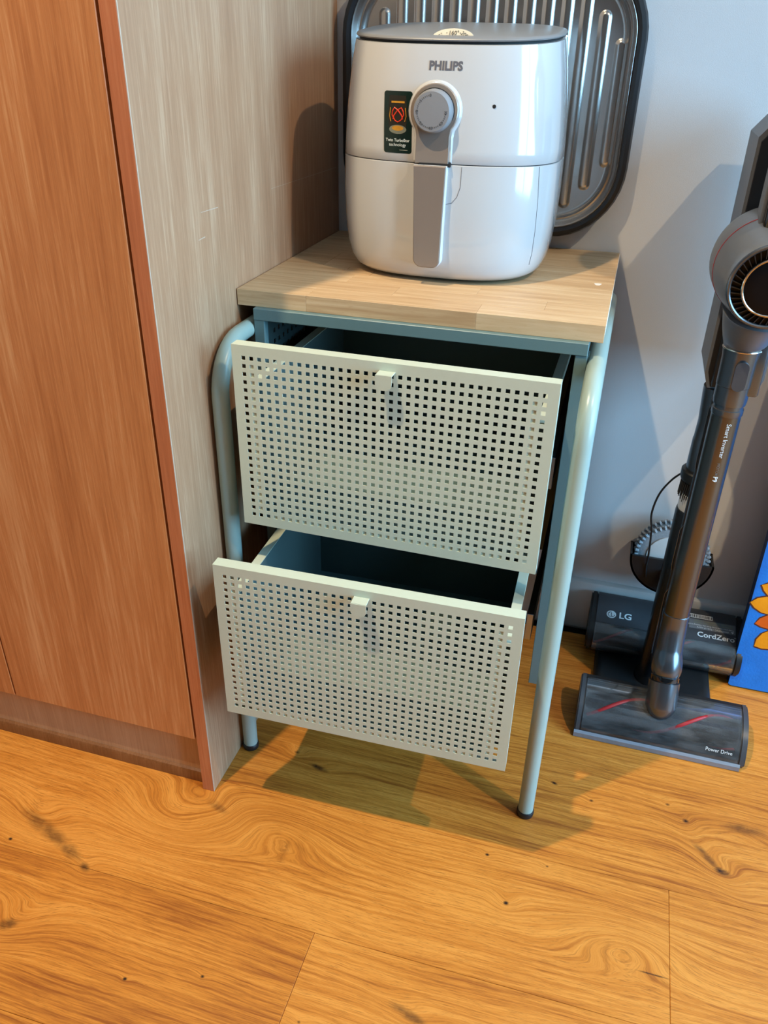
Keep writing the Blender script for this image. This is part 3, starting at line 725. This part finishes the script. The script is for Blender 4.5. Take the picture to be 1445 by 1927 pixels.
# cleaning tool parked on the pole
br = thing('dusting_brush', 'black bristled dusting brush with white cuff parked on the stand pole', 'brush', (PX, PY, 36.2))
MB().lathe((PX, PY, 36.25), (0, 0, 1), [(2.35, 0), (2.4, .2), (2.4, 2.6), (2.2, 2.7)], 32).build('white_cuff', MAT['whitec'], br)
m = MB()
for k in range(46):
    a = k*2*math.pi/46; c, s_ = math.cos(a), math.sin(a); r1 = 2.75+random.uniform(-.1, .12); zl = 38.3+random.uniform(-.3, .5)
    m.tube([(PX+2.6*c, PY+2.6*s_, 41.4), (PX+r1*c, PY+r1*s_, zl)], [.15, .07], 5)
o = m.build('bristles', MAT['bristle'], br); o['kind'] = 'stuff'
MB().lathe((PX, PY, 39), (0, 0, 1), [(2.2, 0), (2.2, 2.3), (2.9, 2.4), (3.05, 2.9), (3.05, 3.9), (2.85, 4.1)], 32).build('collar', MAT['black'], br)
MB().lathe((PX, PY, 43.1), (0, 0, 1), [(2.45, 0), (2.5, .3), (2.45, 5.0), (2.38, 5.1), (2.3, 8), (2.6, 12.5), (2.6, 13.4)], 32).build('tool_tube', MAT['metal'], br)
# holder for the round mop pads + cord
HX, HZ, HR = 63.0, 21.4, 7.0
hd_ = [(HX+HR*math.cos(math.radians(a)), HZ+HR*math.sin(math.radians(a))) for a in range(180, 361, 9)]
m = MB()
m.prism(hd_, lambda a, b: (a, -6.6, b), lambda a, b: (a, -6.1, b)); m.prism(hd_, lambda a, b: (a, -2.1, b), lambda a, b: (a, -1.7, b))
out = [(HX+HR*math.cos(math.radians(a)), HZ+HR*math.sin(math.radians(a))) for a in range(180, 361, 6)]
inn = [(HX+(HR-.35)*math.cos(math.radians(a)), HZ+(HR-.35)*math.sin(math.radians(a))) for a in range(180, 361, 6)]
m.loft([[(o[0], -6.6, o[1]), (o[0], -1.7, o[1]), (i[0], -1.7, i[1]), (i[0], -6.6, i[1])] for o, i in zip(out, inn)], True, True)
m.box(61.5, 65, -12.2, -6.5, 16.5, 19.5, .2, 1)
m.build('pad_holder', MAT['black'], sd)
def mop_pad(y, label):
    pd = thing('mop_pad', label, 'mop pad', (HX, y, 14.9), 'round mop pads in the holder')
    MB().lathe((HX, y, 21.35), (0, -1, 0), [(5.6, 0), (5.9, .2), (5.9, .8), (5.0, 1.0)], 40).build('pad_disc', MAT['pad'], pd)
    MB().lathe((HX, y-1.0, 21.35), (0, -1, 0), [(4.3, 0), (4.3, .18), (4.1, .22)], 40).build('backing', MAT['padw'], pd)
    m = MB()
    for k in range(44):
        for q in range(2):
            a = (k+.5*q)*2*math.pi/44; R = 5.75+.2*q
            c = Vector((HX+R*math.cos(a), y-.25-.55*q, 21.35+R*math.sin(a))); d = Vector((math.cos(a), 0, math.sin(a)))
            m.tube([c-d*.3, c, c+d*.3, c+d*.48], [.2, .32, .3, .08], 6)
    o = m.build('tufts', MAT['pad'], pd); o['kind'] = 'stuff'
mop_pad(-4.4, 'round grey chenille mop pad in the black holder, facing the pole')
mop_pad(-2.3, 'round grey chenille mop pad in the black holder, on the wall side')
P = [(60.9, -12.0, 41.2), (59.6, -10.5, 38.8), (58.4, -8.6, 35.0), (57.9, -8.2, 31.0), (58.5, -8.0, 27.5), (58.9, -7.4, 22.5), (59.0, -6.8, 19.5), (59.3, -6.75, 17.5)]
def catmull(P, n=8):
    P = [Vector(p) for p in P]; Q = [P[0]]+P+[P[-1]]; out = []
    for i in range(1, len(Q)-2):
        a, b, c, d = Q[i-1:i+3]
        for k in range(n):
            t = k/n; out.append(.5*((2*b)+(c-a)*t+(2*a-5*b+4*c-d)*t*t+(3*b-a-3*c+d)*t**3))
    out.append(P[-1]); return out
MB().tube(catmull(P), .17, 8).build('power_cord', MAT['black'], sd, 60)

# ================================================================== STICK VACUUM
vc = thing('stick_vacuum', 'dark grey cordless stick vacuum with clear floor nozzle docked upright on the stand', 'vacuum', (63.9, -25, 0))
NX0, NX1 = 51.5, 77.0
def ext(pf, x0, x1, dy_=0, dz_=0, rot=0, piv=(0, 0)):
    def f(a, b):
        a -= piv[0]; b -= piv[1]; c, s_ = math.cos(rot), math.sin(rot)
        return a*c-b*s_+piv[0]+dy_, a*s_+b*c+piv[1]+dz_
    return MB().prism([f(*p) for p in pf], lambda a, b: (x0, a, b), lambda a, b: (x1, a, b))
def arc(P, n=5): return [(v.y, v.z) for v in catmull([(0, a, b) for a, b in P], n)]
cover_out = arc([(-30.9, 1.0), (-30.2, 2.6), (-28.4, 4.7), (-25.8, 6.0), (-23.3, 6.35)])
cover_in = [(y+.12, z-.25) for y, z in cover_out]
body_pf = cover_out + [(-22.3, 6.2), (-21.5, 5.2), (-21.3, 2.0), (-21.8, .35), (-30.6, .35)]
ext([(-23.4, 6.2), (-22.3, 6.15), (-21.6, 5.1), (-21.4, 2.0), (-21.9, .3), (-24, .3), (-23.6, 3)], NX0+.1, NX1-.1).build('nozzle_back', MAT['black'], vc)
ext([(-30.8, .28), (-21.9, .28), (-21.9, .75), (-30.8, .75)], NX0+.1, NX1-.1).build('nozzle_floor', MAT['black'], vc)
for x0, x1 in ((NX0-.5, NX0+.55), (NX1-.55, NX1+.5)):
    e = ext(body_pf, x0, x1); bmesh.ops.recalc_face_normals(e.bm, faces=e.bm.faces[:])
    bmesh.ops.bevel(e.bm, geom=[d for d in e.bm.edges if abs(d.verts[0].co.x-d.verts[1].co.x) < 1e-4], offset=.22, segments=2, affect='EDGES')
    e.build('end_cap', MAT['nozgrey'], vc)
cv = ext(cover_out+cover_in[::-1], NX0+.56, NX1-.56).build('clear_cover', MAT['clear'], vc)
RZ, RY, RR = 3.1, -26.4, 2.45
rl = MB().lathe((NX0+.8, RY, RZ), (1, 0, 0), [(RR-.1, 0), (RR, .3), (RR, NX1-NX0-1.9), (RR-.1, NX1-NX0-1.6)], 32).build('roller_brush', MAT['roller'], vc, 60)
for ph in (0, math.pi):
    m = MB(); P = []
    for k in range(60):
        t = k/59; x = NX0+1.2+t*(NX1-NX0-2.4); a = ph-t*math.pi*1.9
        P.append((x, RY+RR*1.01*math.cos(a), RZ+RR*1.01*math.sin(a)))
    m.tube(P, .3, 6); m.build('red_strip', MAT['red'], rl, 60)
m = ext([(-31.3, .12), (-30.5, .12), (-30.5, 1.0), (-30.9, 1.25), (-31.3, .95)], NX0-.45, NX1-.2); m.build('front_lip', MAT['lip'], vc)
ext([(-30.75, .1), (-30.2, .1), (-30.2, .55), (-30.75, .55)], NX0-.3, NX1-.3).build('lip_base', MAT['nozgrey'], vc)
def cover_pt(x, t, off=.03):
    k = t*(len(cover_out)-1); i = min(int(k), len(cover_out)-2); q = k-i
    a, b = cover_out[i], cover_out[i+1]; n = Vector((-(b[1]-a[1]), b[0]-a[0])).normalized()
    return (x, a[0]+(b[0]-a[0])*q+n.x*off, a[1]+(b[1]-a[1])*q+n.y*off)
text_mb('Power Drive', .78, lambda x, y: cover_pt(73.4+x, .24+y*.115)).build('nozzle_print', MAT['print'], vc, 0)
# articulated neck
m = MB(); m.tube(catmull([(63.9, -27.0, 4.6), (63.85, -26.7, 6.0), (63.8, -25.9, 8.0), (63.75, -24.9, 10.0)]), [1.0+1.45*min(1, (k/9)**.5) for k in range(25)], 28)
m.build('swivel_neck', MAT['metal'], vc, 60)
MB().lathe((63.75, -24.85, 10.0), (0, .42, .9), [(2.2, 0), (2.25, .3), (2.25, .9), (2.1, 1.1)], 32).build('neck_seal', MAT['blackg'], vc)
m = MB(); P = catmull([(63.74, -24.4, 10.9), (63.72, -23.5, 12.6), (63.7, -22.2, 15.0), (63.7, -21.0, 18.0), (63.7, -20.6, 20.5)])
m.tube(P, [2.15+.28*math.sin(min(1, k/14)*math.pi)-.12*(k/(len(P)-1)) for k in range(len(P))], 28); m.build('neck_upper', MAT['metal'], vc, 60)
pb = rrect(0, 0, 1.7, 3.0, .8, 6)
def nb(a, b, o): return (63.75+a, -23.75-o+ (b+1.5)*.55, 16.4+b*.85)
MB().prism(pb, lambda a, b: nb(a, b, -.6), lambda a, b: nb(a, b, .35)).build('release_button', MAT['nozgrey'], vc)
MB().lathe((VX, VY, 19.6), (0, 0, 1), [(2.05, 0), (2.12, .2), (2.12, 1.0), (2.0, 1.15)], 32).build('tube_ring', MAT['metal'], vc)
MB().cyl((VX, VY, 20.5), (VX, VY, 55.2), 1.98, n=40).build('wand_tube', MAT['metalb'], vc, 60)
# writing along the wand, reading downwards
def wand_fn(z0, a0):
    def f(x, y):
        a = math.radians(a0)+y/2.0
        return (VX+2.0*math.sin(a), VY-2.0*math.cos(a), z0-x)
    return f
text_mb('Smart Inverter', .88, wand_fn(54.2, 12), 'LEFT').build('wand_print', MAT['print'], vc, 0)
text_mb('MOTOR', .55, wand_fn(48.2, 10), 'LEFT').build('wand_print', MAT['shell'], vc, 0)
text_mb('P9', .88, wand_fn(46.1, 10), 'LEFT', bold=.02).build('wand_print', MAT['print'], vc, 0)
MB().lathe((VX, VY, 55.0), (0, 0, 1), [(2.02, 0), (2.1, .15), (2.1, .9), (1.95, 1.0), (1.95, 1.5), (2.15, 1.6), (2.22, 2.2), (2.22, 4.2), (2.3, 4.3), (2.35, 8.0), (2.5, 9.4)], 36).build('wand_cuff', MAT['metal'], vc)
m = MB(); m.box(VX+.2, VX+3.2, VY-1.2, VY+1.6, 58.0, 66.5, .4, 2); m.build('cuff_bracket', MAT['metal'], vc)
pb2 = rrect(0, 0, 1.7, 4.0, .8, 6)
MB().prism(pb2, lambda a, b: (VX+.2+a, VY-1.8, 61.2+b), lambda a, b: (VX+.2+a, VY-2.75, 61.2+b)).build('cuff_button', MAT['nozgrey'], vc)
# motor body: flares upward from the cuff, then a wide drum facing forward
m = MB(); P = [(VX, VY, 64.2), (VX, VY-.1, 65.5), (VX+.1, VY-1.0, 67.5), (VX+.3, VY-2.0, 70.0)]
m.tube(catmull(P), [2.35+2.0*(k/24)**1.4 for k in range(25)], 32); m.build('throat', MAT['shell'], vc, 60)
MB().ring((VX, VY, 64.4), (0, 0, 1), 2.42, .16).build('throat_ring', MAT['gold'], vc)
MXc, MZc, MYf = 64.35, 74.15, -28.0
dr = MB().lathe((MXc, MYf, MZc), (-.02, 1, .12), [(4.9, 1.4), (4.92, .25), (5.2, .55), (5.5, 1.6), (6.1, 4.2), (6.6, 7.2), (6.75, 9.6), (6.5, 11.0), (4.0, 11.4)], 56).build('motor_drum', MAT['shell'], vc, 50)
MB().ring((MXc, MYf+.3, MZc), (-.02, 1, .12), 5.02, .28).build('front_ring', MAT['metal'], vc)
MB().ring((MXc-.12, MYf+6.5, MZc+.8), (-.02, 1, .12), 6.5, .06).build('drum_line', MAT['red'], vc)
MB().lathe((MXc, MYf, MZc), (-.02, 1, .12), [(3.0, .5), (4.85, .5), (4.85, .9), (3.0, .9)], 48).build('grille_back', MAT['capbk'], vc)
ax = Vector((-.02, 1, .12)).normalized(); ea = ax.cross(Vector((0, 0, 1))).normalized(); eb = ax.cross(ea)
c0 = Vector((MXc, MYf, MZc)); fin0 = None
for k in range(40):
    a = k*2*math.pi/40; d = ea*math.cos(a)+eb*math.sin(a); t = -ea*math.sin(a)+eb*math.cos(a); d2 = (d+t*.35)
    m = MB(); q = []
    for rr_, w in ((3.65, .05), (4.7, .07)):
        p = c0+d*rr_+t*(rr_-3.65)*.4
        q.append([p+t*w+ax*.5, p-t*w+ax*.5, p-t*w+ax*.15, p+t*w+ax*.15])
    m.loft(q); m.build('grille_fin', MAT['polebk'], vc, 0)
MB().lathe(c0+ax*.0, -ax, [(3.55, -.6), (3.55, .1), (3.3, .25), (2.0, .3)], 48).build('filter_cap', MAT['capbk'], vc)
MB().ring(c0-ax*.12, ax, 3.5, .17).build('cap_ring', MAT['gold'], vc)
def lg_logo(fn, R, par, ring_mat, face_fill=None):
    m = MB(); n = 32
    o = [fn(R*math.cos(k*2*math.pi/n), R*math.sin(k*2*math.pi/n)) for k in range(n)]; i = [fn(.82*R*math.cos(k*2*math.pi/n), .82*R*math.sin(k*2*math.pi/n)) for k in range(n)]
    if face_fill: m.poly(o)
    else:
        for k in range(n): m.poly([o[k], o[(k+1) % n], i[(k+1) % n], i[k]])
    m.build('logo_disc', ring_mat, par, 0)
    mk = face_fill or ring_mat
    def fl(pts, lift):
        q = MB(); q.poly([fn(R*x, R*y, lift) for x, y in pts]); q.build('logo_mark', mk, par, 0)
    fl([(-.08, .5), (.06, .5), (.06, -.38), (.34, -.38), (.34, -.52), (-.08, -.52)], .012)
    fl([(-.45+.13*math.cos(a), .38+.13*math.sin(a)) for a in [k*math.pi/5 for k in range(10)]], .012)
    q = MB()
    for k in range(18):
        a0, a1 = math.radians(90+15*k), math.radians(90+15*(k+1))
        q.poly([fn(R*r*math.cos(a), R*r*math.sin(a), .012) for r, a in ((.62, a0), (.74, a0), (.74, a1), (.62, a1))])
    q.build('logo_mark', mk, par, 0)
ec = Vector((1, 0, 0)); ed = ec.cross(ax) * -1
ed = ax.cross(ec); ed = ed if ed.z > 0 else -ed
lg_logo(lambda x, y, l=0: c0-ax*(.315+l)+ec*x+ed*y, .55, vc, MAT['silver'])
# dust bin and battery grip above the drum
m = MB(); m.box(62.0, 67.6, -25.0, -17.8, 79.0, 94.0, 1.0, 3); m.build('dust_bin', MAT['blackg'], vc)
m = MB(); m.box(61.55, 62.15, -23.4, -20.0, 80.0, 92.0, .2, 2); m.build('bin_trim', MAT['grey'], vc)
m = MB(); m.tube(catmull([(64.8, -20, 93.5), (64.8, -19, 98), (64.8, -22, 103), (64.8, -27, 104), (64.8, -30, 100), (64.8, -28.5, 92), (64.8, -25, 86)]), 1.7, 16); m.build('grip', MAT['metal'], vc, 60)

# ================================================================== SPARE NOZZLE behind
sn = thing('spare_nozzle', 'spare grey vacuum floor nozzle with white lettering stored against the baseboard', 'nozzle', (64, -7, 2))
n0, n1 = 51.4, 77.2
win = arc([(-10.3, 2.15), (-11.2, 3.4), (-11.35, 5.0), (-10.6, 6.6), (-9.2, 7.7)])
winin = [(y+.25, z-.05) for y, z in win]
top_ = [(-9.2, 7.75), (-6.0, 8.75), (-3.2, 9.6), (-2.1, 9.5), (-1.55, 8.6)]
fullp = win+top_[1:]+[(-1.5, 4.0), (-2.2, 2.1)]
for x0, x1 in ((n0-.45, n0+.8), (n1-.8, n1+.45)):
    e = ext(fullp, x0, x1); bmesh.ops.recalc_face_normals(e.bm, faces=e.bm.faces[:])
    bmesh.ops.bevel(e.bm, geom=[d for d in e.bm.edges if abs(d.verts[0].co.x-d.verts[1].co.x) < 1e-4], offset=.3, segments=2, affect='EDGES')
    e.build('end_cap', MAT['black'], sn)
ext(top_+[(-1.5, 4.0), (-2.2, 2.1), (-5.0, 2.05), (-6.2, 6.0), (-9.1, 7.3)], n0+.8, n1-.8).build('top_cover', MAT['nozgrey'], sn)
ext(win+winin[::-1], n0+.8, n1-.8).build('clear_window', MAT['clear'], sn)
rl = MB().lathe((n0+1, -8.3, 4.7), (1, 0, 0), [(2.0, 0), (2.1, .3), (2.1, n1-n0-2.3), (2.0, n1-n0-2)], 28).build('roller_brush', MAT['roller'], sn, 60)
for ph in (.3, .3+math.pi):
    m = MB(); P = []
    for k in range(60):
        t = k/59; x = n0+1.2+t*(n1-n0-2.4); a = ph-t*math.pi*2.2
        P.append((x, -8.3+2.13*math.cos(a), 4.7+2.13*math.sin(a)))
    m.tube(P, .25, 6); m.build('red_strip', MAT['red'], rl, 60)
def tp(x, s, off=.02):      # s: distance up the sloping top from its front edge
    a = math.atan2(1.0, 3.2); return (x, -9.2+s*math.cos(a)-off*math.sin(a), 7.75+s*math.sin(a)+off*math.cos(a))
text_mb('LG', 1.9, lambda x, y: tp(57.3+x, 2.2+y), bold=.02).build('logo_letters', MAT['print'], sn, 0)
lg_logo(lambda x, y, l=0: tp(54.8+x, 2.2+y, .02+l*1.5), .85, sn, MAT['print'], MAT['nozgrey'])
text_mb('CordZero', 1.5, lambda x, y: tp(73.0+x, 1.35+y), bold=.02).build('model_letters', MAT['print'], sn, 0)
text_mb('TM', .3, lambda x, y: tp(76.2+x, 1.8+y)).build('model_letters', MAT['print'], sn, 0)
MB().poly([tp(68.4, 2.5), tp(76.3, 2.5), tp(76.3, 4.6), tp(68.4, 4.6)]).build('warning_label', MAT['grey'], sn, 0)
def upside(s, sz, x0, s0): text_mb(s, sz, lambda x, y: tp(x0-x, s0-y, .035), 'LEFT').build('warning_text', MAT['print'], sn, 0)
upside('WARNING : Risk of injury', .5, 75.2, 2.85); upside('Keep your hand away from the rotating brush.', .42, 76.0, 3.35)
m = MB(); tri = [(75.55, 2.65), (76.05, 2.65), (75.8, 3.05)]
m.poly([tp(x, 5.7-s_, .04) for x, s_ in tri]); m.build('warning_triangle', MAT['print'], sn, 0)
for s0 in (3.85, 4.3):
    for xa, xb in ((69.2, 70.6), (70.8, 72.9), (73.1, 73.7), (73.9, 75.9)):
        MB().poly([tp(xa, s0-.11, .035), tp(xb, s0-.11, .035), tp(xb, s0+.11, .035), tp(xa, s0+.11, .035)]).build('worn_print', MAT['labg'], sn, 0)
x = 68.6
MB().poly([tp(68.4, 4.85, .03), tp(72.4, 4.85, .03), tp(72.4, 5.7, .03), tp(68.4, 5.7, .03)]).build('barcode_label', MAT['print'], sn, 0)
while x < 72.2:
    w = random.choice([.06, .1, .16]); MB().poly([tp(x, 4.95, .045), tp(x+w, 4.95, .045), tp(x+w, 5.6, .045), tp(x, 5.6, .045)]).build('barcode_bar', MAT['black'], sn, 0); x += w+random.choice([.07, .12])
def wp(x, t, off=.03):
    k = t*(len(win)-1); i = min(int(k), len(win)-2); q = k-i; a, b = win[i], win[i+1]
    n = Vector((-(b[1]-a[1]), b[0]-a[0])).normalized()
    return (x, a[0]+(b[0]-a[0])*q+n.x*off, a[1]+(b[1]-a[1])*q+n.y*off)
text_mb('Power Drive', .7, lambda x, y: wp(73.2+x, .38+y*.15)).build('nozzle_print', MAT['labg'], sn, 0)

# ================================================================== PAINTED CANVAS leaning on the wall
pa = thing('canvas_painting', 'blue canvas painted with an orange flower leaning on the wall', 'painting', (105, -9, 0))
PX0, PX1, PHt, LEAN = 76.45, 136.5, 92.0, math.atan2(2.4, 30)
def cv_(x, s, d=0):         # s up the canvas, d out of its face
    return (x, -10.5+s*math.sin(LEAN)-d*math.cos(LEAN), .28+s*math.cos(LEAN)+d*math.sin(LEAN))
m = MB(); b = bmesh.new(); bmesh.ops.create_cube(b, size=1)
for v in b.verts: v.co = Vector((PX0+.12 if v.co.x < 0 else PX1, v.co.y, PHt if v.co.z > 0 else 0))
for v in b.verts: v.co = Vector(cv_(v.co.x, v.co.z, 0 if v.co.y < 0 else -2.4))
bmesh.ops.bevel(b, geom=b.edges[:], offset=.12, segments=2, affect='EDGES')
m.merge(b); m.build('stretched_side', MAT['canvas_side'], pa)
m = MB(); fr_ = rrect((PX0+PX1)/2, PHt/2, PX1-PX0-.2, PHt-.1, .5, 4)
m.prism(fr_, lambda a, b: cv_(a, b, .08), lambda a, b: cv_(a, b, -.1)); m.build('painted_face', MAT['canvas'], pa)
FXc, FSc = 89.5, 16.8
for k in range(20):
    a = math.radians(90+18*k+random.uniform(-3, 3)); L = random.uniform(10.4, 13.2); wd = random.uniform(1.5, 1.95)
    c, s_ = math.cos(a), math.sin(a)
    def pet(sc, wsc):
        q = []
        for t, w in ((2.5, .5), (5, .8), (8, 1.0), (L-2.2, .92), (L-.9, .55), (L, .05), (L-.9, -.55), (L-2.2, -.92), (8, -1.0), (5, -.8), (2.5, -.5)):
            tt = t+sc; ww = w*wd+math.copysign(wsc, w); q.append((FXc+tt*c-ww*s_, FSc+tt*s_+ww*c))
        return q
    d = .10+.012*(k % 3)
    MB().poly([cv_(x, z, d) for x, z in pet(.2, .17)]).build('petal_outline', MAT['pline'], pa, 0)
    MB().poly([cv_(x, z, d+.006) for x, z in pet(0, 0)]).build('petal', MAT['petal'] if k % 3 else MAT['petal2'], pa, 0)
MB().poly([cv_(FXc+3.4*math.cos(t), FSc+3.4*math.sin(t), .16) for t in [k*math.pi/16 for k in range(32)]]).build('flower_centre', MAT['pline'], pa, 0)
